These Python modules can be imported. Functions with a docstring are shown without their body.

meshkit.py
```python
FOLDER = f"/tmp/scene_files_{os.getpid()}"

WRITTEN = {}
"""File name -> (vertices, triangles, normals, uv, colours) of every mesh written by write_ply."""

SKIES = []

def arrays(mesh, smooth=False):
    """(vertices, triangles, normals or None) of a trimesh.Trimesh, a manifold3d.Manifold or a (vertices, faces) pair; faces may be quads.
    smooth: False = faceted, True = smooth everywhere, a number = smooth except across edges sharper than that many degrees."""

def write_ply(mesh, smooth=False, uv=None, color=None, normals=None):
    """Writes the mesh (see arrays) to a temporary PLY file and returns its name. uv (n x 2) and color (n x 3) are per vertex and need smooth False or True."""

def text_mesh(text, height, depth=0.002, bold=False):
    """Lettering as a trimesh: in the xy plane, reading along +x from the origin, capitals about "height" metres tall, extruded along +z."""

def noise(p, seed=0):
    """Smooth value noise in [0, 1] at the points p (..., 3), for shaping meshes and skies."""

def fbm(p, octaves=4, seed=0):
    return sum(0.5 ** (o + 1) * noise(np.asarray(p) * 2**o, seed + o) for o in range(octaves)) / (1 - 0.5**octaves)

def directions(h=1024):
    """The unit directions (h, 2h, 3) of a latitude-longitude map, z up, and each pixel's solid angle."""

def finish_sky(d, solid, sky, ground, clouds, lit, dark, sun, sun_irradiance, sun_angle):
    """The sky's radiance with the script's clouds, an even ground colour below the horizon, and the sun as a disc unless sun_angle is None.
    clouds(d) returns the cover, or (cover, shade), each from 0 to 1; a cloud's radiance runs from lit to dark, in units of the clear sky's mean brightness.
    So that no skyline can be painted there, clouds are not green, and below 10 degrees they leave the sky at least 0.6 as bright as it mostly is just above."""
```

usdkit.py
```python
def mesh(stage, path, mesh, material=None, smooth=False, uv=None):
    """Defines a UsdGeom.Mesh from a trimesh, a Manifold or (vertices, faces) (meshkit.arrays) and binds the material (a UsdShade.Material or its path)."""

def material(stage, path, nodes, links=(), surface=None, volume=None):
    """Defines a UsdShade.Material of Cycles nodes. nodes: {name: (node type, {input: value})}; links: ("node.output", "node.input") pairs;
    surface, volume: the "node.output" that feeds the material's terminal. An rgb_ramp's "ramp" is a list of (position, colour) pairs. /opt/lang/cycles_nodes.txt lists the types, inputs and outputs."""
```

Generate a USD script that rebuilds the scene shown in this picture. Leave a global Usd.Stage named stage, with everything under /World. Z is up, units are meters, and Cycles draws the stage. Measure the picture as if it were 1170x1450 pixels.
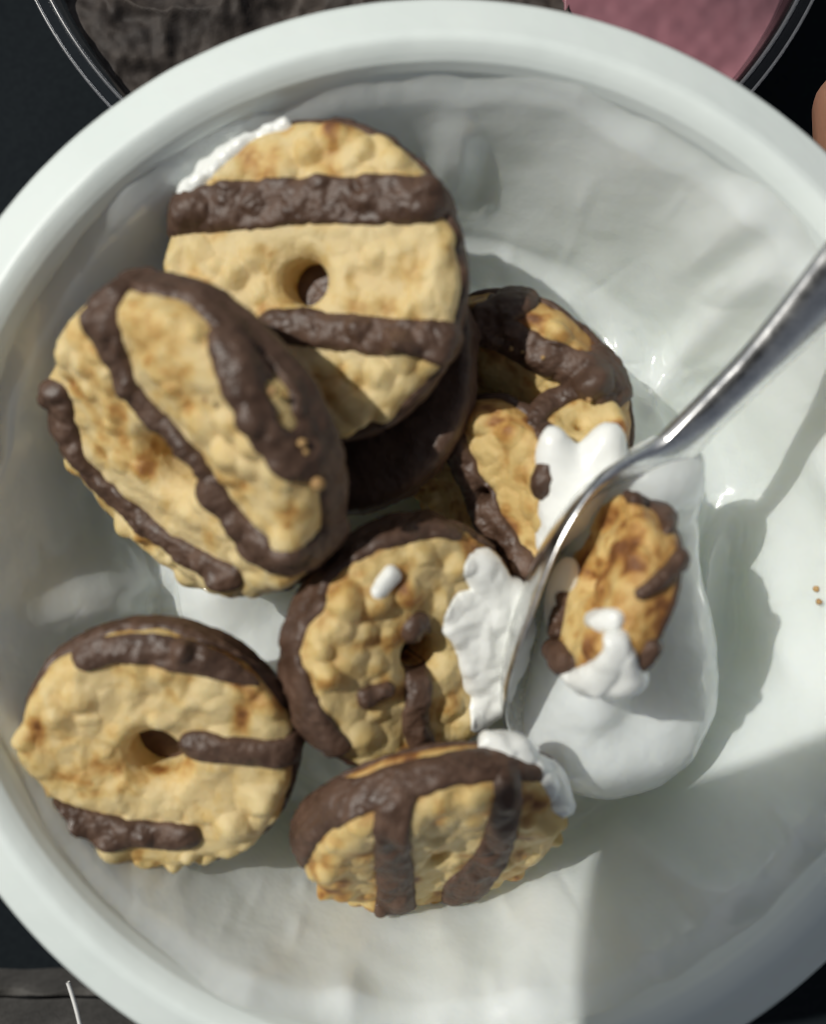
import math, random
import numpy as np, trimesh, manifold3d, usdkit, meshkit
from scipy.spatial import cKDTree
from pxr import Usd, UsdGeom, UsdLux, UsdShade, Gf, Sdf, Vt

stage = Usd.Stage.CreateInMemory()
UsdGeom.SetStageUpAxis(stage, UsdGeom.Tokens.z)
UsdGeom.SetStageMetersPerUnit(stage, 1.0)
UsdGeom.Xform.Define(stage, '/World')
MM = 0.001
D = 150.0                                  # the lens stands 150 mm above the bowl's rim (z = 0); all lengths in this script are millimetres
# ------------------------------------------------------------------ camera, sky, sun
cam = UsdGeom.Camera.Define(stage, '/World/camera')
cam.CreateFocalLengthAttr(30.0)
cam.CreateHorizontalApertureAttr(30.0 * 117.0 / D)
cam.CreateVerticalApertureAttr(30.0 * 117.0 / D * 1024 / 827)
cam.CreateClippingRangeAttr(Gf.Vec2f(0.005, 50))
cam.CreateFStopAttr(9.5)
cam.CreateFocusDistanceAttr(0.198)
cam.CreateExposureAttr(-0.50)
UsdGeom.Xformable(cam).AddTranslateOp().Set(Gf.Vec3d(0, 0, D * MM))

SUN = np.array([-0.89, 0.45, 0.0]); SUN /= np.linalg.norm(SUN)
ELEV = math.radians(51)
SUN = SUN * math.cos(ELEV); SUN[2] = math.sin(ELEV)
sun = UsdLux.DistantLight.Define(stage, '/World/sun')
sun.CreateIntensityAttr(1.15); sun.CreateNormalizeAttr(True); sun.CreateAngleAttr(0.9)
sun.CreateColorAttr(Gf.Vec3f(1.0, 0.965, 0.89))
q = Gf.Rotation(Gf.Vec3d(0, 0, 1), Gf.Vec3d(*map(float, SUN)))
UsdGeom.Xformable(sun).AddOrientOp(UsdGeom.XformOp.PrecisionDouble).Set(Gf.Quatd(q.GetQuat()))
dome = UsdLux.DomeLight.Define(stage, '/World/sky')
dome.CreateIntensityAttr(1.0)
sky_mat = usdkit.material(stage, '/World/Looks/sky_mat', {
    's': ('sky_texture', {'sky_type': 'single_scattering', 'sun_disc': False, 'sun_elevation': ELEV, 'sun_rotation': math.atan2(SUN[0], SUN[1])}),
    'h': ('hsv', {'saturation': 0.35}), 'b': ('background_shader', {'strength': 0.066})}, [('s.color', 'h.color'), ('h.color', 'b.color')], surface='b.background')
UsdShade.MaterialBindingAPI.Apply(dome.GetPrim()).Bind(sky_mat)
dome.GetPrim().SetCustomDataByKey('kind', 'structure')

# ------------------------------------------------------------------ helpers
used = {}
def path_for(parent, name):
    k = (parent, name); n = used.get(k, 0); used[k] = n + 1
    return f'{parent}/{name}' + (f'_{n:03d}' if n else '')
def tag(prim, label=None, cat=None, group=None, kind=None):
    for k, v in (('label', label), ('category', cat), ('group', group), ('kind', kind)):
        if v: prim.SetCustomDataByKey(k, v)
    return prim
def thing(name, label, cat, at, group=None):
    x = UsdGeom.Xform.Define(stage, path_for('/World', name))
    x.AddTranslateOp().Set(Gf.Vec3d(*[float(c) * MM for c in at]))
    tag(x.GetPrim(), label, cat, group)
    return dict(path=str(x.GetPath()), at=np.array(at, float))
def put(parent, name, v, f, mat, smooth=True, label=None, attrs=None):
    """one mesh, given in world millimetres, under the thing"""
    p = path_for(parent['path'], name)
    m = usdkit.mesh(stage, p, ((np.asarray(v, float) - parent['at']) * MM, f), mat, smooth=smooth)
    for k, a in (attrs or {}).items():
        UsdGeom.PrimvarsAPI(m).CreatePrimvar(k, Sdf.ValueTypeNames.FloatArray, 'vertex').Set(Vt.FloatArray.FromNumpy(np.asarray(a, np.float32)))
    if label: m.GetPrim().SetCustomDataByKey('label', label)
    return dict(path=p, at=parent['at'])
def top_mesh(name, v, f, mat, label, cat=None, kind=None, group=None, smooth=True):
    v = np.asarray(v, float); at = np.array([v[:, 0].mean(), v[:, 1].mean(), v[:, 2].min()])
    p = path_for('/World', name)
    m = usdkit.mesh(stage, p, ((v - at) * MM, f), mat, smooth=smooth)
    UsdGeom.Xformable(m).AddTranslateOp().Set(Gf.Vec3d(*[float(c) * MM for c in at]))
    tag(m.GetPrim(), label, cat, group, kind)
def P(px, py, z=0.0):
    """a point of the place, at height z, from where it is seen"""
    k = 0.1 * (D - z) / D
    return np.array([(px - 585.0) * k, -(py - 725.0) * k, z])
def grid_faces(nu, nv, wrap_u=False, wrap_v=False):
    iu = np.arange(nu if wrap_u else nu - 1); iv = np.arange(nv if wrap_v else nv - 1)
    a, b = np.meshgrid(iu, iv, indexing='ij'); a2 = (a + 1) % nu; b2 = (b + 1) % nv
    q_ = np.stack([a * nv + b, a2 * nv + b, a2 * nv + b2, a * nv + b2], -1).reshape(-1, 4)
    return np.vstack([q_[:, [0, 1, 2]], q_[:, [0, 2, 3]]])
def subset(v, f, keep):
    f = f[keep[f].any(1)]
    ids, inv = np.unique(f, return_inverse=True)
    return ids, inv.reshape(-1, 3)
def fbm(p, scale, octaves=4, seed=0):
    return meshkit.fbm(np.asarray(p) / scale + 50.0, octaves, seed)
def sstep(a, b, x):
    t = np.clip((x - a) / (b - a), 0, 1); return t * t * (3 - 2 * t)
def seg_dist(p, pts):
    """distance of 2D points to a polyline and the position along it (0..1)"""
    best = np.full(len(p), 1e9); pos = np.zeros(len(p)); n = len(pts) - 1
    for i in range(n):
        a, b = pts[i], pts[i + 1]; ab = b - a
        t = np.clip(((p - a) @ ab) / (ab @ ab + 1e-12), 0, 1)
        d = np.linalg.norm(p - a - t[:, None] * ab, axis=1)
        m = d < best; best[m] = d[m]; pos[m] = (i + t[m]) / n
    return best, pos
def smooth_path(pts, n):
    from scipy.interpolate import CubicSpline
    pts = np.asarray(pts, float); s = np.r_[0, np.cumsum(np.linalg.norm(np.diff(pts, axis=0), axis=1))]
    return CubicSpline(s, pts)(np.linspace(0, s[-1], n))
def tube(pts, r, sides=12):
    pts = np.asarray(pts, float); t = np.gradient(pts, axis=0); t /= np.linalg.norm(t, axis=1)[:, None]
    ref = np.array([0, 0, 1.0]) if abs(t[:, 2]).max() < 0.9 else np.array([1.0, 0, 0])
    a = np.cross(t, ref); a /= np.linalg.norm(a, axis=1)[:, None]; b = np.cross(a, t)
    w = np.arange(sides) * 2 * np.pi / sides
    r = np.broadcast_to(r, (len(pts),))
    v = pts[:, None] + r[:, None, None] * (np.cos(w)[None, :, None] * a[:, None] + np.sin(w)[None, :, None] * b[:, None])
    return v.reshape(-1, 3), grid_faces(len(pts), sides, wrap_v=True)

# ------------------------------------------------------------------ materials
def mat(name, nodes, links, surface='p.BSDF', **kw):
    return usdkit.material(stage, f'/World/Looks/{name}', nodes, links, surface=surface, **kw)
def noise_mat(name, c1, c2, scale, rough=0.5, bump=0.0, bscale=None, bdist=0.0004, detail=4, extra=None, lo=0.35, hi=0.65, rough2=None):
    n = {'g': ('geometry', {}), 'n': ('noise_texture', {'scale': scale, 'detail': detail, 'roughness': 0.6}),
         'r': ('rgb_ramp', {'ramp': [(lo, c1), (hi, c2)]}),
         'p': ('principled_bsdf', {'roughness': rough, **(extra or {})})}
    l = [('g.position', 'n.vector'), ('n.fac', 'r.fac'), ('r.color', 'p.base_color')]
    if rough2 is not None:
        n['rr'] = ('map_range', {'from_min': 0.3, 'from_max': 0.7, 'to_min': rough, 'to_max': rough2, 'clamp': True})
        l += [('n.fac', 'rr.value'), ('rr.result', 'p.roughness')]
    if bump:
        n['bn'] = ('noise_texture', {'scale': bscale or scale * 4, 'detail': 3, 'roughness': 0.55})
        n['b'] = ('bump', {'strength': bump, 'distance': bdist})
        l += [('g.position', 'bn.vector'), ('bn.fac', 'b.height'), ('b.normal', 'p.normal')]
    return mat(name, n, l)

M = {}
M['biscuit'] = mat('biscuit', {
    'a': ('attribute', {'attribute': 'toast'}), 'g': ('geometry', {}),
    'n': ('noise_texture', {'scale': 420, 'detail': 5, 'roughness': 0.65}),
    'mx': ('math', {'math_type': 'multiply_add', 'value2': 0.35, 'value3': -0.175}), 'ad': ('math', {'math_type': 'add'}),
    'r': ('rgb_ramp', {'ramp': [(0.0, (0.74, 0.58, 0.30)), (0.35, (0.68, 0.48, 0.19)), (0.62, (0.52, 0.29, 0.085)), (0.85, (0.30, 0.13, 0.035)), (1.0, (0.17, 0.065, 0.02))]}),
    'bn': ('noise_texture', {'scale': 1100, 'detail': 6, 'roughness': 0.72}), 'b': ('bump', {'strength': 0.65, 'distance': 0.0004}),
    'p': ('principled_bsdf', {'roughness': 0.40, 'subsurface_weight': 0.18, 'subsurface_scale': 0.0012, 'subsurface_radius': (1.0, 0.55, 0.2), 'specular_ior_level': 0.45})},
    [('g.position', 'n.vector'), ('n.fac', 'mx.value1'), ('mx.value', 'ad.value1'), ('a.fac', 'ad.value2'), ('ad.value', 'r.fac'), ('r.color', 'p.base_color'),
     ('g.position', 'bn.vector'), ('bn.fac', 'b.height'), ('b.normal', 'p.normal')])
M['chocolate'] = noise_mat('chocolate', (0.060, 0.032, 0.020), (0.112, 0.063, 0.041), 260, 0.36, 0.5, 1300, 0.0004, rough2=0.6)
M['crumb'] = noise_mat('crumb', (0.50, 0.33, 0.14), (0.34, 0.19, 0.07), 900, 0.6)
M['yogurt'] = noise_mat('yogurt', (0.80, 0.855, 0.805), (0.835, 0.89, 0.845), 60, 0.09, 0.22, 420, 0.0006,
                        extra={'subsurface_weight': 0.6, 'subsurface_scale': 0.0026, 'subsurface_radius': (1.0, 0.9, 0.7), 'specular_ior_level': 0.8}, rough2=0.22)
M['dab'] = noise_mat('yogurt_dab', (0.86, 0.88, 0.84), (0.89, 0.91, 0.87), 120, 0.24, 0.12, 500, 0.0004,
                      extra={'subsurface_weight': 0.15, 'subsurface_scale': 0.0008, 'subsurface_radius': (1.0, 0.9, 0.7)}, rough2=0.34)
M['bowl'] = noise_mat('bowl_plastic', (0.715, 0.785, 0.765), (0.745, 0.81, 0.79), 40, 0.40, 0.10, 500, 0.0003)
M['steel'] = noise_mat('steel', (0.72, 0.73, 0.73), (0.82, 0.82, 0.81), 300, 0.18, 0.08, 260, 0.0003, extra={'metallic': 1.0}, rough2=0.34)
M['seat'] = noise_mat('dark_cloth', (0.006, 0.009, 0.012), (0.009, 0.013, 0.016), 700, 0.9, 0.4, 2500, 0.0003, extra={'specular_ior_level': 0.15})
M['grey_cloth'] = noise_mat('grey_cloth', (0.060, 0.057, 0.053), (0.085, 0.081, 0.076), 600, 0.9, 0.5, 2200, 0.0003)
M['cord'] = noise_mat('white_cord', (0.70, 0.70, 0.68), (0.78, 0.78, 0.76), 300, 0.5)
M['food'] = noise_mat('brown_food', (0.020, 0.015, 0.013), (0.085, 0.066, 0.053), 55, 0.75, 0.3, 300, 0.0008, detail=6, lo=0.38, hi=0.72)
M['pink'] = noise_mat('pink_food', (0.30, 0.13, 0.155), (0.15, 0.07, 0.085), 30, 0.35, 0.1, 120, 0.001)
M['skin'] = noise_mat('skin', (0.24, 0.12, 0.075), (0.29, 0.15, 0.095), 120, 0.5, 0.25, 900, 0.0003, extra={'subsurface_weight': 0.15, 'subsurface_scale': 0.002, 'subsurface_radius': (1.0, 0.35, 0.2)})
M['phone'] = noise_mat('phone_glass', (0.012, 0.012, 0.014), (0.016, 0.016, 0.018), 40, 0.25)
M['clear'] = mat('clear_plastic', {'f': ('fresnel', {'IOR': 1.5}), 't': ('transparent_bsdf', {'color': (0.93, 0.94, 0.95)}), 'g': ('glossy_bsdf', {'roughness': 0.08, 'color': (1, 1, 1)}), 'm': ('mix_closure', {})},
                 [('f.fac', 'm.fac'), ('t.BSDF', 'm.closure1'), ('g.BSDF', 'm.closure2')], surface='m.closure')
M['rim_clear'] = mat('clear_rim', {'p': ('principled_bsdf', {'base_color': (0.50, 0.52, 0.56), 'roughness': 0.22, 'transmission_weight': 0.85, 'ior': 1.45}), }, [])
M['pink_rim'] = M['rim_clear']

# ------------------------------------------------------------------ the setting
BC = np.array([4.3, -6.5])                 # bowl centre
GROUND = -112.0
n = 160
gx, gy = np.meshgrid(np.linspace(-420, 420, n), np.linspace(-420, 420, n), indexing='ij')
gp = np.stack([gx, gy, 0 * gx], -1).reshape(-1, 3)
gp[:, 2] = GROUND + 10 * (fbm(gp, 90, 3, 3) - 0.5)
top_mesh('ground', gp, grid_faces(n, n), M['seat'], 'dark blue-black cloth seat under the bowl', kind='structure')

# ------------------------------------------------------------------ bowl: a revolved profile with a sloping rolled rim
def arc(c, r, a0, a1, k):
    a = np.radians(np.linspace(a0, a1, k)); return np.stack([c[0] + r * np.cos(a), c[1] + r * np.sin(a)], 1)
inner = np.vstack([[0, -42.0], [43.0, -42.0], arc((45.0, -29.5), 12.5, -88, -17, 14), [69.4, -5.0]])
rimline = np.vstack([[69.4, -5.0], [70.1, -3.0], [71.0, -1.5], [71.9, -0.8], [72.6, -0.4], [73.3, -0.1], [74.0, 0.0], [75.0, -0.35], [78.2, -2.2], [80.6, -3.6], [81.5, -4.8], [81.3, -6.0], [80.4, -6.3], [79.8, -5.4],
                     [77.6, -4.2], [74.0, -2.0], [72.0, -3.6]])
outer = np.vstack([[72.0, -3.6], [71.0, -5.6], [60.5, -35.0], [53.0, -44.0], [46.0, -46.5], [43, -46.8], [42, -45.2], [0.0, -45.0]])
def resample(p, step):
    s = np.r_[0, np.cumsum(np.linalg.norm(np.diff(p, axis=0), axis=1))]; k = max(2, int(s[-1] / step))
    t = np.linspace(0, s[-1], k); return np.stack([np.interp(t, s, p[:, 0]), np.interp(t, s, p[:, 1])], 1)
def revolve(p, seg=360):
    w = np.arange(seg) * 2 * np.pi / seg
    v = np.stack([BC[0] + p[None, :, 0] * np.cos(w)[:, None], BC[1] + p[None, :, 0] * np.sin(w)[:, None], np.broadcast_to(p[None, :, 1], (seg, len(p)))], -1).reshape(-1, 3)
    return v, grid_faces(seg, len(p), wrap_u=True)[:, ::1]
bowl = thing('bowl', 'white plastic bowl with wide sloping rim holding yogurt and striped cookies', 'bowl', (BC[0], BC[1], -46.8))
v, f = revolve(resample(inner, 1.2)); put(bowl, 'bowl_inside', v, f, M['bowl'])
v, f = revolve(resample(rimline, 0.25), 480)
rr = np.hypot(v[:, 0] - BC[0], v[:, 1] - BC[1])
v[:, 2] += 0.22 * (fbm(v, 5.0, 3, 5) - 0.5) * sstep(68, 71, rr)
put(bowl, 'rim', v, f, M['bowl'])
v, f = revolve(resample(outer, 1.5)); put(bowl, 'bowl_outside', v, f, M['bowl'])

# ------------------------------------------------------------------ yogurt lining the bowl
NU, NV = 900, 330
prof = smooth_path(resample(np.vstack([inner, [[70.1, -3.0], [71.0, -1.5], [71.9, -0.7]]]), 1.5), 800)
ps = np.r_[0, np.cumsum(np.linalg.norm(np.diff(prof, axis=0), axis=1))]
tan = np.gradient(prof, axis=0); tan /= np.linalg.norm(tan, axis=1)[:, None]
nor = np.stack([-tan[:, 1], tan[:, 0]], 1)
w = np.arange(NU) * 2 * np.pi / NU
ring = np.stack([np.cos(w), np.sin(w), 0 * w], -1)
smax = ps[-1] + 0.2 - 5.0 * fbm(ring * 40, 9, 4, 11)
s = np.linspace(0.004, 1, NV)[None, :] ** 0.85 * smax[:, None]
pr = np.stack([np.interp(s, ps, prof[:, k]) for k in (0, 1)], -1); nn = np.stack([np.interp(s, ps, nor[:, k]) for k in (0, 1)], -1)
pos = np.stack([BC[0] + pr[..., 0] * np.cos(w)[:, None], BC[1] + pr[..., 0] * np.sin(w)[:, None], pr[..., 1]], -1)
nrm = np.stack([nn[..., 0] * np.cos(w)[:, None], nn[..., 0] * np.sin(w)[:, None], nn[..., 1]], -1)
flat = pos.reshape(-1, 3)
thick = 1.4 + 9.5 * (1 - sstep(34, 60, s))
lump = 5.6 * (fbm(flat, 17, 3, 21) - 0.5).reshape(NU, NV) + 1.2 * (fbm(flat, 6, 2, 22) - 0.5).reshape(NU, NV)
wall = sstep(40, 62, s)
ridged = 1 - np.abs(2 * fbm(np.c_[flat[:, 0] * 0.8 + flat[:, 1] * 0.35, flat[:, 1] * 0.22, flat[:, 2] * 0.22], 5.0, 3, 24) - 1)
lump = lump * (1 - 0.72 * wall) + (0.05 * (ridged.reshape(NU, NV) - 0.8)) * (1 - 0.5 * wall)
peaks = np.clip(fbm(flat, 2.6, 3, 31).reshape(NU, NV) - 0.60, 0, 1) * 5.0 * sstep(0.45, 0.7, fbm(flat, 22, 2, 33).reshape(NU, NV))
xy = flat[:, :2]
feat = np.zeros(len(xy))
def bump(px, py, r, h, rx=None, ang=0.0, z=-31.0):
    c = P(px, py, z)[:2]; d = xy - c; ca, sa = math.cos(math.radians(ang)), math.sin(math.radians(ang))
    a = (d[:, 0] * ca + d[:, 1] * sa) / (rx or r); b = (-d[:, 0] * sa + d[:, 1] * ca) / r
    feat[:] += h * np.exp(-(a * a + b * b))
def ridge(pts, wd, h, z=-31.0, sharp=0.0):
    """a raised line; with sharp the yogurt falls off steeply on its left side"""
    q_ = np.array([P(a, b, z)[:2] for a, b in pts]); d, t = seg_dist(xy, q_)
    feat[:] += h * np.exp(-(d / wd) ** 2) * np.sin(np.pi * np.clip(t * 0.94 + 0.03, 0, 1)) ** 0.4
FEATURES = []
bump(880, 1010, 8.5, 6.5, 10.5); bump(935, 940, 7, 6.0); bump(850, 1030, 6.5, 3.5); bump(945, 1000, 6, 3.0); bump(800, 1060, 6, 4.0); bump(870, 1075, 7, 4.5); bump(925, 1050, 6, 4.0)
ridge([(1070, 720), (1040, 800), (1034, 900), (1026, 970), (1000, 1020), (930, 1095)], 2.6, 4.2)
ridge([(1004, 800), (1000, 900), (994, 985)], 3.0, -2.6)
ridge([(1100, 700), (1095, 850), (1110, 960)], 2.4, 1.8); ridge([(1130, 640), (1160, 720), (1190, 780)], 1.8, 2.0)
bump(640, 250, 3.5, 1.6); bump(760, 360, 7, 1.6, 10, 60); bump(860, 300, 6, 1.0, 9, 80); bump(960, 380, 5, 1.2, 8, 60)
rg = np.random.default_rng(77)
for i_ in range(150):
    a_ = rg.uniform(-0.9, 2.4) if i_ < 110 else rg.uniform(3.6, 5.6); r_ = rg.uniform(43, 69); c_ = BC + r_ * np.array([math.cos(a_), math.sin(a_)])
    d_ = xy - c_; u_ = d_[:, 0] * math.cos(a_) + d_[:, 1] * math.sin(a_); v_ = -d_[:, 0] * math.sin(a_) + d_[:, 1] * math.cos(a_); q_ = rg.uniform(0.6, 1.5)
    feat += rg.uniform(0.25, 0.8) * q_ * 0.45 * np.exp(-(u_ / (q_ * rg.uniform(0.8, 2.2))) ** 2 - (v_ / q_) ** 2)
ridge([(1010, 440), (985, 500), (940, 570)], 3.0, 3.0); bump(1030, 420, 3, 2.4); ridge([(870, 380), (900, 450), (910, 500)], 3.2, 2.4); bump(830, 400, 5, 2.2)
bump(1000, 360, 3.5, 1.6); bump(1080, 440, 3, 1.6); bump(1040, 330, 2.4, 1.2)
bump(180, 800, 8, 6.0, 9); bump(300, 850, 8, 4.5); bump(130, 850, 4.5, 4.0); ridge([(105, 870), (160, 880), (250, 870)], 1.8, 2.0); bump(205, 330, 4.5, 3.0); bump(230, 300, 4, 2)
ridge([(880, 1180), (960, 1215), (1040, 1190), (1090, 1120)], 2.2, 1.8); ridge([(1060, 1110), (1085, 1180), (1040, 1260)], 1.5, 1.6); ridge([(1085, 1120), (1110, 1190), (1070, 1270)], 1.3, 1.4)
ridge([(800, 1250), (740, 1300), (690, 1400)], 4.0, 2.4); bump(370, 1330, 4, 2.2); bump(640, 1330, 5, 1.6); ridge([(870, 1270), (940, 1320), (900, 1380)], 1.8, 1.4)
bump(110, 1190, 10, -7.0); bump(40, 1080, 7, -4.0); bump(500, 1340, 3, 2.0); bump(985, 1290, 2.2, -1.2); bump(270, 1300, 4, 1.6); bump(130, 1290, 3, 1.2)
disp = thick + lump + peaks * 0.0 + feat.reshape(NU, NV)
disp = np.maximum(disp, 0.25 + 0.5 * wall)
edge = sstep(0, 0.06, 1 - s / smax[:, None])
disp = disp * edge ** 0.6 - 0.35 * (1 - edge)
yv = (pos + nrm * disp[..., None]).reshape(-1, 3)
top_mesh('yogurt', yv, grid_faces(NU, NV, wrap_u=True), M['yogurt'], 'thick white yogurt smeared over the inside of the bowl under the cookies', 'yogurt')
ytree = cKDTree(yv[:, :2])
def yz(p): return yv[ytree.query(p[:2])[1], 2]

# ------------------------------------------------------------------ cookies
COOKIES = {}
def frame(px, py, z, tilt, phi):
    c = P(px, py, z); vdir = np.array([0, 0, D]) - c; vdir /= np.linalg.norm(vdir)
    up = np.array([0, 1.0, 0]); up -= vdir * (up @ vdir); up /= np.linalg.norm(up); right = np.cross(up, vdir)
    t, ph = math.radians(tilt), math.radians(phi)
    nrm_ = math.sin(t) * (math.cos(ph) * right + math.sin(ph) * up) + math.cos(t) * vdir
    x = right - nrm_ * (right @ nrm_)
    x /= np.linalg.norm(x); y = np.cross(nrm_, x)
    return c, np.stack([x, y, nrm_], 1)          # columns: local axes
def seen_at(world):
    k = 10.0 * D / (D - world[:, 2]); return np.stack([585.0 + world[:, 0] * k, 725.0 - world[:, 1] * k], 1)
def cookie(key, label, px, py, z, R, T, tilt, phi, stripes, seed, zc=0.0, hole=3.6, bend=(0, 0), flip=False, toast=0.0, crumbs=(), squash=1.0):
    rng = np.random.default_rng(seed)
    c, A = frame(px, py, z, tilt, phi)
    t_ = thing('striped_cookie', label, 'cookie', c + np.array([0, 0, -6.0]), 'fudge striped ring cookies in the bowl')
    def local(qx, qy, lift=T / 2):
        o = np.array([0, 0, D]); d = P(qx, qy, -50.0) - o; pl = c + A[:, 2] * lift
        k = ((pl - o) @ A[:, 2]) / (d @ A[:, 2]); return (A.T @ (o + d * k - c))
    COOKIES[key] = dict(c=c, A=A, T=T, local=local)
    NA, NP_ = 380, 190
    ro, rh, rb = T * 0.40, min(3.2, T * 0.42), 1.2
    h = T / 2
    prof_ = np.vstack([[R - rb, -h], arc((R - rb, -h + rb), rb, -90, 0, 5), arc((R - ro, h - ro), ro, 0, 90, 9), arc((hole + rh, h - rh), rh, 90, 180, 7),
                       arc((hole + 0.6, -h + 0.6), 0.6, 180, 270, 3)])
    prof_ = np.vstack([prof_, prof_[:1]])
    s_ = np.r_[0, np.cumsum(np.linalg.norm(np.diff(prof_, axis=0), axis=1))]
    # fewer samples underneath
    q1 = s_[-1] - (R - rb - hole - 0.6)
    tt = np.r_[np.linspace(0, q1, NP_ - 24), np.linspace(q1, s_[-1], 25)[1:-1]]
    pr_ = np.stack([np.interp(tt, s_, prof_[:, k]) for k in (0, 1)], 1); NPp = len(pr_)
    dt = (np.roll(pr_, -1, 0) - np.roll(pr_, 1, 0)); dt /= np.linalg.norm(dt, axis=1)[:, None]
    pn = np.stack([dt[:, 1], -dt[:, 0]], 1)
    for _ in range(3): pn = (np.roll(pn, 1, 0) + 2 * pn + np.roll(pn, -1, 0)); pn /= np.linalg.norm(pn, axis=1)[:, None]
    th = np.arange(NA) * 2 * np.pi / NA
    rimn = 1 + 0.05 * (fbm(np.stack([np.cos(th) * 2, np.sin(th) * 2, 0 * th + seed], -1), 1.0, 3, seed) - 0.5)
    frac = np.clip((pr_[:, 0] - hole) / (R - hole), 0, 1)
    rad = pr_[None, :, 0] * (1 + (rimn[:, None] - 1) * frac[None, :])
    V = np.stack([rad * np.cos(th)[:, None], rad * np.sin(th)[:, None] * squash, np.broadcast_to(pr_[None, :, 1], rad.shape)], -1)
    N = np.stack([pn[None, :, 0] * np.cos(th)[:, None], pn[None, :, 0] * np.sin(th)[:, None], np.broadcast_to(pn[None, :, 1], rad.shape)], -1)
    v0 = V.reshape(-1, 3); n0 = N.reshape(-1, 3)
    up = sstep(-0.6, 0.2, n0[:, 2]); inside = sstep(hole + 0.2, hole + 2.6, np.hypot(v0[:, 0], v0[:, 1]))
    # baked blisters
    k = int(2.6 * R * R / 9.0); pts = rng.uniform(-R, R, (k * 3, 3)); pts[:, 2] = h * rng.uniform(-0.5, 1.0, len(pts))
    pts = pts[np.hypot(pts[:, 0], pts[:, 1]) < R + 0.6]; onside = np.hypot(pts[:, 0], pts[:, 1]) > R - 2.0; pts[~onside, 2] = h
    keep = []
    for i, p_ in enumerate(pts):
        if all(np.linalg.norm(p_ - pts[j]) > 2.9 for j in keep): keep.append(i)
    pts = pts[keep]; rad_b = rng.uniform(1.5, 3.3, len(pts)); hb = rng.uniform(0.0, 1.0, len(pts)) ** 1.0 * rad_b * 0.84 * min(1.0, R / 19.0) * (0.42 + 0.58 * (np.hypot(pts[:, 0], pts[:, 1]) / R) ** 2)
    dd, ii = cKDTree(pts).query(v0, k=4)
    warp = 1 + 0.6 * (fbm(v0, 2.6, 2, seed + 3)[:, None] - 0.5)
    bl = (hb[ii] * np.clip(1 - (dd * warp / rad_b[ii]) ** 2, 0, 1) ** 1.15).max(1)
    crease = np.clip(fbm(np.c_[v0[:, 0] + 8 * fbm(v0, 6, 2, seed + 8), v0[:, 1], v0[:, 2]], 3.5, 2, seed + 5) - 0.5, -0.5, 0.5)
    dsp = up * inside * (0.45 + 0.55 * sstep(0.1, 0.7, n0[:, 2])) * (bl * (0.5 + 0.7 * sstep(0.35, 0.6, fbm(v0, 9, 2, seed + 9))) + 1.35 * crease) + 1.1 * (fbm(v0, 7, 3, seed + 1) - 0.5) * (0.4 + 0.6 * up)
    dsp += 0.22 * (fbm(v0, 0.9, 3, seed + 2) - 0.5) * up
    v1 = v0 + n0 * dsp[:, None]
    v1[:, 2] += bend[0] * (v0[:, 0] / R) ** 2 + bend[1] * (v0[:, 1] / R) ** 2
    F = grid_faces(NA, NPp, wrap_u=True, wrap_v=True)[:, ::-1]
    e1 = np.cross(v1[F[:, 1]] - v1[F[:, 0]], v1[F[:, 2]] - v1[F[:, 0]])
    vn = np.zeros_like(v1)
    for j in range(3): np.add.at(vn, F[:, j], e1)
    vn /= np.linalg.norm(vn, axis=1)[:, None] + 1e-12
    if (vn * n0).sum() < 0: F = F[:, ::-1]; vn = -vn
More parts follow.
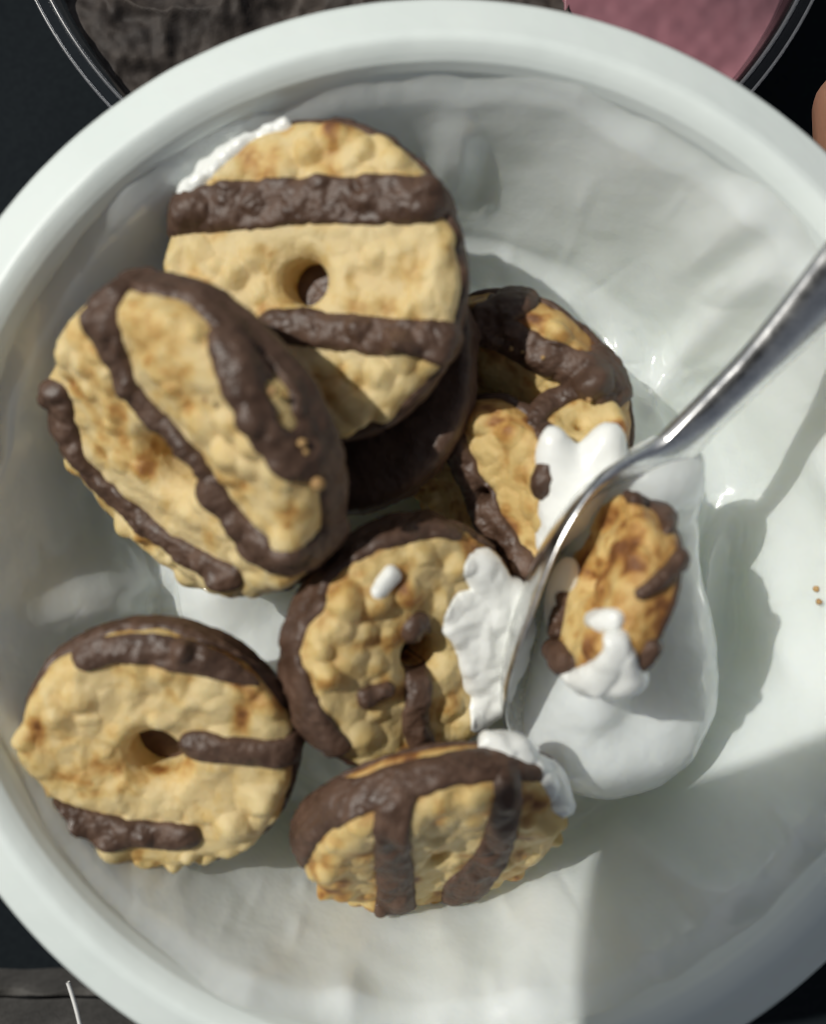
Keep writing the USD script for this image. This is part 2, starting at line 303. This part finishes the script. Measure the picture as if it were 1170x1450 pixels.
    sm = sstep(0, 1, np.clip(dsp / 1.2 + 0.4, 0, 1))
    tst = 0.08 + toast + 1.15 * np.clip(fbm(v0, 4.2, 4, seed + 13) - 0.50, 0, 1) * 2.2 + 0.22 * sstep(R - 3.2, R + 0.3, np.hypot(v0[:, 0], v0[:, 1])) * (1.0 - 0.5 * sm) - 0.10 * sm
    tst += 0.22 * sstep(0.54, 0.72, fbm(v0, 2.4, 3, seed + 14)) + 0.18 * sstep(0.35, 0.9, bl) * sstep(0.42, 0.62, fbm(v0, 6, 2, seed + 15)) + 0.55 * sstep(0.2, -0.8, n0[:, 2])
    body = lambda vv: vv @ A.T + c
    put(t_, 'biscuit', body(v1), F, M['biscuit'], attrs={'toast': np.clip(tst, 0, 1)})
    # chocolate under the biscuit and up its side
    zlim = -h + (h + zc) * (0.55 + 0.9 * fbm(v0, 5, 3, seed + 21)) if zc > -h else -h + 0 * v0[:, 2]
    cm = np.clip((zlim - v0[:, 2]) / 0.9, -1, 1)
    outside = np.hypot(v0[:, 0], v0[:, 1]) > hole + 0.3
    off = np.where(cm > 0, 0.9 * np.sqrt(np.clip(cm, 0, 1)), 0.5 * cm) - 0.12 + 0.5 * (fbm(v0, 1.5, 3, seed + 22) - 0.5)
    soft = v1 * 0.35 + v0 * 0.65 + np.c_[0 * dsp, 0 * dsp, (v1 - v0)[:, 2] * 0] 
    soft[:, 2] += 0.65 * (bend[0] * (v0[:, 0] / R) ** 2 + bend[1] * (v0[:, 1] / R) ** 2)
    cv = v1 + n0 * off[:, None]
    ids, cf = subset(cv, F, (cm > -0.6) & outside)
    ca = np.arange(40) * 2 * np.pi / 40; cr = np.linspace(0.02, hole + 1.2, 9)
    cap = np.stack([cr[None, :] * np.cos(ca)[:, None], cr[None, :] * np.sin(ca)[:, None], np.full((40, 9), -h + 0.5)], -1).reshape(-1, 3)
    cap[:, 2] += 0.5 * (fbm(cap, 1.6, 2, seed + 23) - 0.5)
    capf = grid_faces(40, 9, wrap_u=True)
    put(t_, 'chocolate_coating', body(np.vstack([cv[ids], cap])), np.vstack([cf, capf[:, ::-1] + len(ids)]), M['chocolate'])
    wv = body(v1); pix = seen_at(wv); wn = n0 @ A.T; vw = np.array([0, 0, D]) - wv; facing = (wn * vw).sum(1) / np.linalg.norm(vw, axis=1)
    COOKIES[key].update(smooth=body(v1 - n0 * (0.7 * dsp - 0.35)[:, None]), wv=wv, wn=wn, pix=pix, facing=facing, F=F, v0=v0, px_per_mm=1500.0 / (D - z))
    # fudge stripes
    for si, (pp, wpx, *rest) in enumerate(stripes):
        if rest and rest[0] == 'surface':
            ppx = COOKIES[key]['px_per_mm']; line = smooth_path(pp, 24) if len(pp) > 2 else np.array(pp, float)
            d, tpos = seg_dist(pix, line); wa, wb = np.broadcast_to(np.asarray(wpx, float), (2,))
            x_ = d / ((wa + (wb - wa) * tpos) / 2 * (0.80 + 0.42 * fbm(v0, 2.6, 3, seed + 31 + si)))
            th_ = 1.3 * np.sqrt(np.clip(1 - x_ ** 2, 0, 1)) - 0.55 * sstep(0.9, 1.15, x_) + (0.6 * (fbm(v0, 1.7, 3, seed + 41 + si) - 0.5) + 0.35 * (fbm(v0, 0.7, 2, seed + 42 + si) - 0.5)) * sstep(1.0, 0.6, x_)
            sv = v1 + n0 * th_[:, None]
            ids, sf = subset(sv, F, (x_ < 1.12) & (facing > -0.25))
            if len(sf): put(t_, 'chocolate_stripe', body(sv[ids]), sf, M['chocolate'])
            continue
        nzmin = rest[0] if rest else -0.3
        loc = np.array([local(*a_)[:2] for a_ in pp]); 
        if len(rest) > 1: loc = loc * np.minimum(1, (R - rest[1]) / np.linalg.norm(loc, axis=1))[:, None]
        if len(loc) > 2: loc = smooth_path(loc, 24)
        scale = 1500.0 / (D - z)
        hw = np.broadcast_to(np.asarray(wpx, float), (2,)) / 2 / scale
        d, tpos = seg_dist(v0[:, :2], loc)
        hwv = (hw[0] + (hw[1] - hw[0]) * tpos) * (0.80 + 0.42 * fbm(v0, 2.6, 3, seed + 31 + si))
        x_ = d / hwv
        th_ = 1.45 * np.sqrt(np.clip(1 - x_ ** 2, 0, 1)) - 0.55 * sstep(0.9, 1.15, x_)
        th_ += (0.6 * (fbm(v0, 1.7, 3, seed + 41 + si) - 0.5) + 0.4 * (fbm(v0, 0.7, 2, seed + 42 + si) - 0.5)) * sstep(1.0, 0.6, x_)
        bs = v1 - n0 * (dsp * 0.45)[:, None]
        inn = sstep(hole - 0.2, hole + 1.3, np.hypot(v0[:, 0], v0[:, 1]))
        sv = bs + n0 * (th_ * (0.2 + 0.8 * inn) + (dsp * 0.45 - 0.0) * (1 - sstep(0.75, 1.0, x_) * 0.0))[:, None]
        ids, sf = subset(sv, F, (x_ < 1.12) & (n0[:, 2] > nzmin) & (np.hypot(v0[:, 0], v0[:, 1]) > hole + 0.4 * 0))
        if len(sf): put(t_, 'chocolate_stripe', body(sv[ids]), sf, M['chocolate'])
    # crumbs stuck to the fudge
    for i, (qx, qy, r_) in enumerate(crumbs):
        l_ = local(qx, qy, T / 2); j = np.argmin(np.linalg.norm(v0[:, :2] - l_[:2], axis=1) + 50 * (n0[:, 2] < 0.2))
        m_ = trimesh.creation.icosphere(2, r_); m_.vertices *= 1 + 0.5 * (fbm(m_.vertices + i * 7, 0.5, 2, i) - 0.5)[:, None]
        p_ = v1[j] + n0[j] * 1.45
        put(t_, 'crumb', body(np.asarray(m_.vertices) + p_), m_.faces, M['crumb'])

cookie('under', 'dark cookie turned chocolate side up beneath the big upright top cookie', 478, 528, -18, 21.8, 6.5, 160, 330, [], 70, zc=6.0, hole=3.4)
cookie('A', 'big pale ring cookie at the back with two level fudge stripes and a round hole', 440, 402, -5, 22.6, 7.5, 22, 158,
       [([(215, 305), (330, 293), (450, 285), (600, 283)], (68, 66)), ([(385, 462), (470, 470), (560, 478), (680, 486)], (50, 54)), ([(420, 640), (540, 634), (640, 610)], (34, 34))], 11, zc=1.2, hole=3.2)
cookie('B', 'largest tilted cookie at left leaning on the back cookie, fudge stripes running down it', 270, 634, -1, 24.0, 10.0, 56, 216,
       [([(85, 560), (120, 650), (200, 735), (330, 815)], (50, 40)), ([(125, 420), (165, 500), (206, 575), (255, 622), (290, 668)], (58, 34)), ([(303, 690), (345, 752), (420, 800)], (50, 66)),
        ([(240, 412), (292, 490), (346, 580), (404, 662), (462, 722)], (36, 42), 0.0), ], 12, zc=0.4, hole=4.8, crumbs=[(378, 560, .55), (430, 640, .6), (445, 655, .4), (300, 560, .4), (470, 710, .9)])
cookie('C', 'flat ring cookie at lower left with a dark hole and blistered golden top', 227, 1058, -7, 19.9, 7.5, 37, 245,
       [([(118, 925), (190, 915), (290, 935), (400, 962)], (52, 48), 0.45), ([(275, 1055), (350, 1064), (460, 1080)], (44, 46)), ([(70, 1150), (150, 1172), (265, 1182)], (48, 44))], 13, zc=0.2, hole=4.0, toast=0.03)
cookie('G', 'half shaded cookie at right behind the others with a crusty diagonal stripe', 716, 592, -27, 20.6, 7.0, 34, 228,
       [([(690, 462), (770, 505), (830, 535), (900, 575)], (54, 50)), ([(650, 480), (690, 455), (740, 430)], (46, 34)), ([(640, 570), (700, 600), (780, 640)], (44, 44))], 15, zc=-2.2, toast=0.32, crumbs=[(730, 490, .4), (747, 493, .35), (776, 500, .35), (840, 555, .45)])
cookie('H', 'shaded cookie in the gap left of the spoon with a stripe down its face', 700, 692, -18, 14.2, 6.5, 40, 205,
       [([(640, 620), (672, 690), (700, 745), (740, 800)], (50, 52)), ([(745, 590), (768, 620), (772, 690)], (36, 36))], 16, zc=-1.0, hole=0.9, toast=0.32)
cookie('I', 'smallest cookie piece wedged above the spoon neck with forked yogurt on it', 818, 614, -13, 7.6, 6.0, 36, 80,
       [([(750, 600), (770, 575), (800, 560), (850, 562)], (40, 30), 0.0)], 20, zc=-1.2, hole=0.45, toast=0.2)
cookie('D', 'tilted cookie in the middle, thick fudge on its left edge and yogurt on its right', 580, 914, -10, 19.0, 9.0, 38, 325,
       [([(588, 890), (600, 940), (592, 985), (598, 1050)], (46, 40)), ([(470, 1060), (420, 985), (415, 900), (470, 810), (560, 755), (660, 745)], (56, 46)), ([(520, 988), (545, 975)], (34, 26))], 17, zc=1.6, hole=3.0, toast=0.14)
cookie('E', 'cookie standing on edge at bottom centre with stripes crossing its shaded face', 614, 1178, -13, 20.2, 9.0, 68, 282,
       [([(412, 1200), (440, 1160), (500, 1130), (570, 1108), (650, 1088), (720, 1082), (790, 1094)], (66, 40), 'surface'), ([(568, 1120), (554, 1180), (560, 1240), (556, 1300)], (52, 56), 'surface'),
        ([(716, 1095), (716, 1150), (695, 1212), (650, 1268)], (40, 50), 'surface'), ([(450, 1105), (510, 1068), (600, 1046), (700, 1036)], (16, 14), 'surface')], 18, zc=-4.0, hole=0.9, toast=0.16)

# ------------------------------------------------------------------ spoon
st = [(755, 1050, -22), (784, 965, -18), (826, 850, -12), (878, 735, -7.5), (930, 668, -5), (985, 603, -2), (1060, 528, 2.0), (1170, 408, 8.0), (1330, 230, 18.0)]
spine = smooth_path([P(*a_) for a_ in st], 220)
sl = np.r_[0, np.cumsum(np.linalg.norm(np.diff(spine, axis=0), axis=1))]
key = np.array([sl[np.argmin(np.linalg.norm(spine - P(*a_), axis=1))] for a_ in st])
half = np.interp(sl, key, [0, 0, 0, 0, 4.6, 3.3, 3.3, 4.2, 5.4])
LB = key[4] + 5.0
tb = np.clip(sl / LB, 0, 1)
egg = 15.5 * np.sqrt(np.clip(1 - (2 * tb - 1) ** 2, 0, 1)) * (1.08 - 0.26 * tb)
half = np.maximum(egg * (sl < LB), np.where(sl > key[3], half, 0)); half = np.convolve(np.pad(half, 4, 'edge'), np.ones(9) / 9, 'valid'); half[0] = 0.8
sag = 8.0 * np.clip(half / 15.5, 0, 1) ** 1.6 * (sl < LB + 2) * sstep(LB + 2, LB - 14, sl) - 1.1 * sstep(LB - 3, LB + 8, sl)
roll = np.radians(np.interp(sl, key, [50, 53, 55, 52, 46, 36, 28, 20, 16]))
tg = np.gradient(spine, axis=0); tg /= np.linalg.norm(tg, axis=1)[:, None]
side = np.cross(tg, [0, 0, 1.0]); side /= np.linalg.norm(side, axis=1)[:, None]      # points to the right of travel (tip to handle)
upv = np.cross(side, tg)
lat = side * np.cos(roll)[:, None] - upv * np.sin(roll)[:, None]; nv_ = np.cross(lat, tg)
K = 31; u = np.linspace(-1, 1, K)
thk = np.interp(sl, key, [1.0, 1.3, 1.6, 1.8, 1.9, 1.9, 1.7, 1.4, 1.2])
topv = spine[:, None] + lat[:, None] * (half[:, None] * u)[..., None] - nv_[:, None] * (sag[:, None] * (1 - u ** 2))[..., None]
shape_t = np.sqrt(np.clip(1 - u ** 2, 0, 1)) ** 0.5
upper = topv + nv_[:, None] * (thk[:, None] * shape_t)[..., None] * 0.8
lower = topv - nv_[:, None] * (thk[:, None] * shape_t)[..., None] * 0.8
ringv = np.concatenate([upper, lower[:, ::-1][:, 1:-1]], 1); nr = ringv.shape[1]
sv = ringv.reshape(-1, 3); sf = grid_faces(len(spine), nr, wrap_v=True)
spoon = thing('spoon', 'shiny steel spoon lying in the bowl with a cookie and yogurt in its bowl', 'spoon', (P(850, 840, -26)))
cut = np.argmin(np.abs(sl - LB)); cutrow = cut * nr
fa = sf[(sf < cutrow + nr).all(1)]; fb = sf[(sf >= cutrow).all(1)]
for nm, ff in (('spoon_bowl', fa), ('handle', fb)):
    ids, inv = np.unique(ff, return_inverse=True); put(spoon, nm, sv[ids], inv.reshape(-1, 3), M['steel'])
spine_at = lambda a_: spine[int(np.clip(a_, 0, 1) * (len(spine) - 1))]

cookie('F', 'small golden cookie piece standing in the spoon with yogurt on its foot', 864, 835, -3, 13.4, 7.0, 65, 160,
       [([(900, 698), (932, 712), (946, 748)], (34, 18), 'surface'), ([(962, 790), (930, 826), (908, 840)], (26, 22), 'surface'), ([(925, 915), (905, 955)], (22, 26), 'surface'),
        ([(786, 925), (796, 940)], (40, 40), 'surface'), ([(812, 800), (798, 850), (788, 900)], (8, 12), 'surface')], 19, zc=-3.2, hole=0.9, toast=0.30)

# ------------------------------------------------------------------ loose dabs of yogurt
def blob(name, label, balls, seed=1, edge_len=0.7, amp=0.5, k=1.1, it=8, m='dab'):
    """balls: (centre, radius); a smooth union of them"""
    C = np.array([b_[0] for b_ in balls]); Rr = np.array([b_[1] for b_ in balls], float)
    lo, hi = (C - Rr[:, None]).min(0) - 3, (C + Rr[:, None]).max(0) + 3
    def fn(x, y, z):
        d = Rr - np.sqrt(((C - (x, y, z)) ** 2).sum(1)); top = d.max()
        return float(top + math.log(np.exp((d - top) * k).sum()) / k)
    ls = manifold3d.Manifold.level_set(fn, [*lo, *hi], edge_len, 0.35)
    g = ls.to_mesh(); tm = trimesh.Trimesh(g.vert_properties[:, :3], g.tri_verts, process=True)
    trimesh.smoothing.filter_taubin(tm, iterations=it)
    vv = np.asarray(tm.vertices) + np.asarray(tm.vertex_normals) * (amp * (fbm(tm.vertices, 4.0, 3, seed) - 0.5))[:, None]
    top_mesh(name, vv, tm.faces, M[m], label, 'yogurt')
def on(key, px, py, lift=0.0):
    k = COOKIES[key]; l_ = k['local'](px, py, k['T'] / 2); l_[2] += lift - 0.45; return k['A'] @ l_ + k['c']
def smear(name, label, key, strokes, t_max, seed):
    """a thin film that follows the cookie: strokes are (line, width at its start, width at its end)"""
    k = COOKIES[key]; x_ = np.full(len(k['pix']), 9.0)
    for line, wa, wb in strokes:
        ln = smooth_path(line, 24) if len(line) > 2 else np.array(line, float)
        d, tp = seg_dist(k['pix'], ln); x_ = np.minimum(x_, d / ((wa + (wb - wa) * tp) / 2))
    x_ = x_ * (0.72 + 0.5 * fbm(k['v0'], 3.4, 3, seed))
    th_ = t_max * (np.clip(1 - x_ ** 2, 0, 1) ** 0.55) * (0.55 + 0.9 * fbm(k['v0'], 3.2, 2, seed + 1)) - 0.4 * sstep(0.92, 1.12, x_)
    edge_in = sstep(0.75, 1.05, x_)[:, None]; vv = k['smooth'] * (1 - edge_in) + k['wv'] * edge_in + k['wn'] * th_[:, None]
    ids, ff = subset(vv, k['F'], (x_ < 1.1) & (k['facing'] > -0.2))
    top_mesh(name, vv[ids], ff, M['dab'], label, 'yogurt')
def chain(pts, n):
    """pts: (point, radius) ... filled in between"""
    out = []
    for (a, ra), (b, rb_) in zip(pts[:-1], pts[1:]):
        for t in np.linspace(0, 1, n, endpoint=False): out.append((a + (b - a) * t, ra + (rb_ - ra) * t))
    return out + [pts[-1]]
smear('yogurt_smear', 'white yogurt smear running down the right side of the middle cookie', 'D',
      [([(682, 806), (702, 850), (704, 910), (704, 960), (700, 1010)], 52, 70), ([(672, 880), (682, 915), (690, 960)], 84, 66), ([(725, 850), (735, 930), (722, 1000)], 64, 50)], 1.7, 5)
smear('yogurt_drop', 'small white yogurt drop on the top left of the middle cookie', 'D', [([(538, 836), (546, 822), (553, 813)], 26, 26)], 0.9, 6)
smear('yogurt_streak', 'white yogurt streak along the right edge of the bottom standing cookie', 'E',
      [([(694, 1046), (722, 1060), (745, 1076)], 38, 30), ([(745, 1076), (778, 1100), (800, 1138)], 20, 34)], 1.7, 7)
blob('yogurt_bridge', 'white forked yogurt between the shaded cookie and the spoon handle',
     chain([(P(782, 616, -6), 1.2), (P(786, 650, -7), 2.0), (P(800, 690, -9), 3.0), (P(798, 730, -11), 3.2), (P(776, 770, -13), 1.8)], 4) + chain([(P(864, 618, -6), 1.9), (P(848, 652, -7), 1.9), (P(815, 690, -9), 2.8)], 4)
     + chain([(P(862, 645, -7), 2.0), (P(850, 680, -8), 2.6), (P(815, 720, -10), 2.8)], 3), 8, amp=1.0)
blob('yogurt_scoop', 'white yogurt filling the spoon and heaped at the foot of its cookie',
     chain([(P(962, 650, -8), 1.8), (P(925, 672, -8), 2.8), (P(885, 712, -9.5), 3.6), (P(850, 780, -14), 4.6), (P(826, 870, -18), 5.0), (P(806, 960, -22), 5.2), (P(806, 1030, -24), 6.0), (P(860, 1050, -25), 7.5)], 3)
     + chain([(P(950, 665, -9), 2.2), (P(958, 715, -14), 2.8), (P(942, 850, -22), 5.5), (P(938, 940, -24), 7.0), (P(910, 1020, -25), 8.5)], 3) + chain([(P(826, 1000, -16), 2.0), (P(850, 985, -14), 1.6)], 3)
     + chain([(P(780, 1040, -24), 3.5), (P(840, 1062, -22), 4.0), (P(900, 1060, -23), 4.0), (P(950, 1010, -22), 3.6), (P(962, 930, -20), 3.0)], 3), 9, 0.7, 0.9, 0.55, 25, 'yogurt')
smear('yogurt_tongue', 'white yogurt tongue climbing the foot of the spoon cookie from the heap below', 'F',
      [([(800, 980), (835, 968), (866, 940), (874, 908)], 60, 36), ([(840, 985), (880, 955)], 60, 40), ([(884, 930), (892, 975)], 34, 50)], 2.0, 15)
smear('yogurt_dab', 'small white yogurt dab low on the face of the spoon cookie', 'F', [([(852, 880), (868, 878)], 34, 34)], 1.2, 10)
blob('yogurt_sliver', 'thin white yogurt sliver between the spoon edge and its cookie', chain([(P(806, 800, -7), 1.0), (P(798, 830, -8), 1.6), (P(793, 865, -9), 1.4), (P(792, 890, -10), 0.8)], 4), 14, 0.4, 0.6)
smear('yogurt_edge', 'thin white yogurt edge along the top left of the back cookie', 'A', [([(236, 300), (268, 258), (305, 220), (348, 188), (402, 172)], 46, 26)], 1.3, 12)
for i_, (px, py, z_, r_, lb) in enumerate([(992, 186, -8, 1.0, 'oblong yogurt speck on the wall below the upper right rim'), (392, 98, -4, 1.0, 'round glossy yogurt speck on the rim edge above the back cookie'),
        (548, 88, -4, 0.8, 'small yogurt speck on the inner rim edge near the top of the bowl'), (838, 92, -4, 0.7, 'tiny yogurt speck on the inner rim edge right of the top'), (935, 124, -5, 0.8, 'yogurt speck between two others under the upper right rim')]):
    blob('yogurt_speck', lb, [(P(px, py, z_), r_), (P(px + 9, py - 6, z_), r_ * 0.8), (P(px - 8, py + 4, z_ - 0.4), r_ * 0.7)], 80 + i_, 0.3, 0.6)
for i_, (px, py, lb) in enumerate([(1156, 834, 'upper reddish crumb on the yogurt at the right edge'), (1160, 852, 'lower reddish crumb on the yogurt at the right edge')]):
    c_ = P(px, py, -22); c_[2] = yz(c_) + 0.1; c_ = P(px, py, c_[2])
    m_ = trimesh.creation.icosphere(2, 0.5); m_.vertices *= 1 + 0.6 * (fbm(m_.vertices + i_ * 5, 0.4, 2, i_) - 0.5)[:, None]
    top_mesh('cookie_crumb', m_.vertices + c_, m_.faces, M['crumb'], lb, 'crumb')

# ------------------------------------------------------------------ clear container with food behind the bowl
CZ = -62.0
CC = P(601, -272, CZ); CRAD = np.linalg.norm(P(48, 0, CZ) - CC)
box = thing('food_container', 'clear round plastic container with a thin double rim behind the bowl', 'container', (CC[0], CC[1], GROUND + 6))
def circ(r, z, k=400): a = np.arange(k + 1) * 2 * np.pi / k; return np.stack([CC[0] + r * np.cos(a), CC[1] + r * np.sin(a), 0 * a + z], 1)
for r_, z_, w_ in ((CRAD - 0.3, CZ, 0.32), (CRAD - 3.0, CZ - 0.4, 0.4)):
    v, f = tube(circ(r_, z_), w_, 10); put(box, 'rim_bead', v, f, M['rim_clear'])
pw = np.array([[CRAD - 0.3, CZ], [CRAD - 3.0, CZ - 0.6], [CRAD - 4.2, CZ - 2], [CRAD - 9, CZ - 36], [CRAD - 12, CZ - 40], [0, CZ - 40.0]])
pw = resample(pw, 1.5); a = np.arange(240) * 2 * np.pi / 240
v = np.stack([CC[0] + pw[None, :, 0] * np.cos(a)[:, None], CC[1] + pw[None, :, 0] * np.sin(a)[:, None], np.broadcast_to(pw[None, :, 1], (240, len(pw)))], -1).reshape(-1, 3)
put(box, 'container_wall', v, grid_faces(240, len(pw), wrap_u=True), M['clear'])
def heap(name, label, cat, x0, x1, material, amp, sc, seed, base):
    nn_ = 220; gx_, gr = np.meshgrid(np.linspace(x0, x1, nn_), np.linspace(-1, 1, nn_), indexing='ij')
    lim = np.sqrt(np.clip((CRAD - 4.4) ** 2 - gx_ ** 2, 0, None)); y_ = gr * lim
    p_ = np.stack([CC[0] + gx_, CC[1] + y_, 0 * gx_], -1).reshape(-1, 3)
    fall = (sstep(1.0, 0.985, np.abs(gr)) * sstep(x0, x0 + 2, gx_) * sstep(x1, x1 - 2, gx_)).reshape(-1)
    zt = base + amp * (1 - np.abs(2 * fbm(p_, sc, 5, seed) - 1) - 0.6)
    p_[:, 2] = (CZ - 39.4) + (zt - (CZ - 39.4)) * (0.1 + 0.9 * fall)
    bot = p_.copy(); bot[:, 2] = CZ - 39.6
    F_ = grid_faces(nn_, nn_)
    top_mesh(name, np.vstack([p_, bot]), np.vstack([F_, F_[:, ::-1] + len(p_)]), material, label, cat)
heap('mixed_food', 'dark brown and grey crumbly food in the left of the clear container', 'food', -CRAD + 4.6, 32, M['food'], 13, 24, 51, CZ - 10)
heap('pink_food', 'smooth pink food in the right of the clear container', 'food', 27.0, CRAD - 4.6, M['pink'], 7, 45, 52, CZ - 9)

# ------------------------------------------------------------------ grey cloth and white cord at the lower left
nn_ = 200
gx_, gy_ = np.meshgrid(np.linspace(-200, -10, nn_), np.linspace(-230, -112, nn_), indexing='ij')
p_ = np.stack([gx_, gy_, 0 * gx_], -1).reshape(-1, 3)
fold = np.sin((p_[:, 0] * 0.85 - p_[:, 1] * 0.5) / 2.6 + 5 * fbm(p_, 34, 2, 61))
ed = sstep(-112, -114, p_[:, 1])
p_[:, 2] = -84 - 10 * (1 - ed) + 1.7 * fold * (0.25 + 0.75 * ed) + 5 * (fbm(p_, 25, 3, 62) - 0.5)
bot = p_.copy(); bot[:, 2] -= 18
F_ = grid_faces(nn_, nn_)
top_mesh('grey_cloth', np.vstack([p_, bot]), np.vstack([F_, F_[:, ::-1] + len(p_)]), M['grey_cloth'], 'folded grey cloth below the lower left of the bowl', 'cloth')
v, f = tube(smooth_path([P(96, 1390, -70), P(105, 1418, -70), P(113, 1450, -70), P(118, 1490, -71)], 30), 0.42, 10)
top_mesh('cord', v, f, M['cord'], 'thin white cord on the grey cloth at the lower left', 'cord')

# ------------------------------------------------------------------ the hand that carries the bowl from the right
def hull(a, ra, b, rb_):
    S = manifold3d.Manifold.sphere
    return manifold3d.Manifold.batch_hull([S(ra, 24).translate([*map(float, a)]), S(rb_, 24).translate([*map(float, b)])])
bones = []
def limb(*js):
    for (a, ra), (b, rb_) in zip(js[:-1], js[1:]): bones.append(hull(a, ra, b, rb_))
Wr = (142, -58, -82)
limb(((280, -120, -92), 30), (Wr, 24))
kn = [((70, 44, -62), 10.5), ((54, 26, -66), 10.5), ((44, 5, -68), 10.3), ((40, -15, -68), 9.6)]
for k_ in kn: limb((Wr, 20), k_)
bones.append(manifold3d.Manifold.batch_hull([manifold3d.Manifold.sphere(r_, 24).translate([*map(float, p__)]) for p__, r_ in kn + [((96, -52, -72), 15), ((72, -52, -68), 11)]]))
tips = [((38, 58, -62), 9, (16, 62, -58), 8.2), ((22, 36, -63), 9.2, (-2, 40, -58), 8.2), ((12, 12, -63), 9.0, (-12, 14, -58), 8), ((10, -12, -63), 8.2, (-10, -13, -58), 7.4)]
for k_, (m_, rm, t__, rt) in zip(kn, tips): limb(k_, (m_, rm), (t__, rt))
limb(((96, -40, -68), 15), ((90, 12, -56), 12), ((88, 46, -50), 10.0), ((82.5, 74, -45), 8.6))       # thumb along the bowl's right side
hand = manifold3d.Manifold.batch_boolean(bones, manifold3d.OpType.Add).refine_to_length(3.0)
g = hand.to_mesh(); tm = trimesh.Trimesh(g.vert_properties[:, :3], g.tri_verts, process=True); trimesh.smoothing.filter_taubin(tm, iterations=12)
top_mesh('person', tm.vertices, tm.faces, M['skin'], 'person, only bits of the hand holding the bowl from the right show', 'person')

# ------------------------------------------------------------------ the phone behind the lens, unseen; tilt and size shaped for the lower-right shadow
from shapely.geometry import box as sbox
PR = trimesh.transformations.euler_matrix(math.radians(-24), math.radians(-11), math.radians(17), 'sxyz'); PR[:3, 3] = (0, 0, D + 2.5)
PR[:3, 3] = (0, 0, D + 2.5)
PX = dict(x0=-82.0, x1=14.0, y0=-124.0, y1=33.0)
ph = thing('phone', 'dark unseen phone above the bowl, tilted to shape the shadow on the lower right', 'phone', (-30, -35, D + 1))
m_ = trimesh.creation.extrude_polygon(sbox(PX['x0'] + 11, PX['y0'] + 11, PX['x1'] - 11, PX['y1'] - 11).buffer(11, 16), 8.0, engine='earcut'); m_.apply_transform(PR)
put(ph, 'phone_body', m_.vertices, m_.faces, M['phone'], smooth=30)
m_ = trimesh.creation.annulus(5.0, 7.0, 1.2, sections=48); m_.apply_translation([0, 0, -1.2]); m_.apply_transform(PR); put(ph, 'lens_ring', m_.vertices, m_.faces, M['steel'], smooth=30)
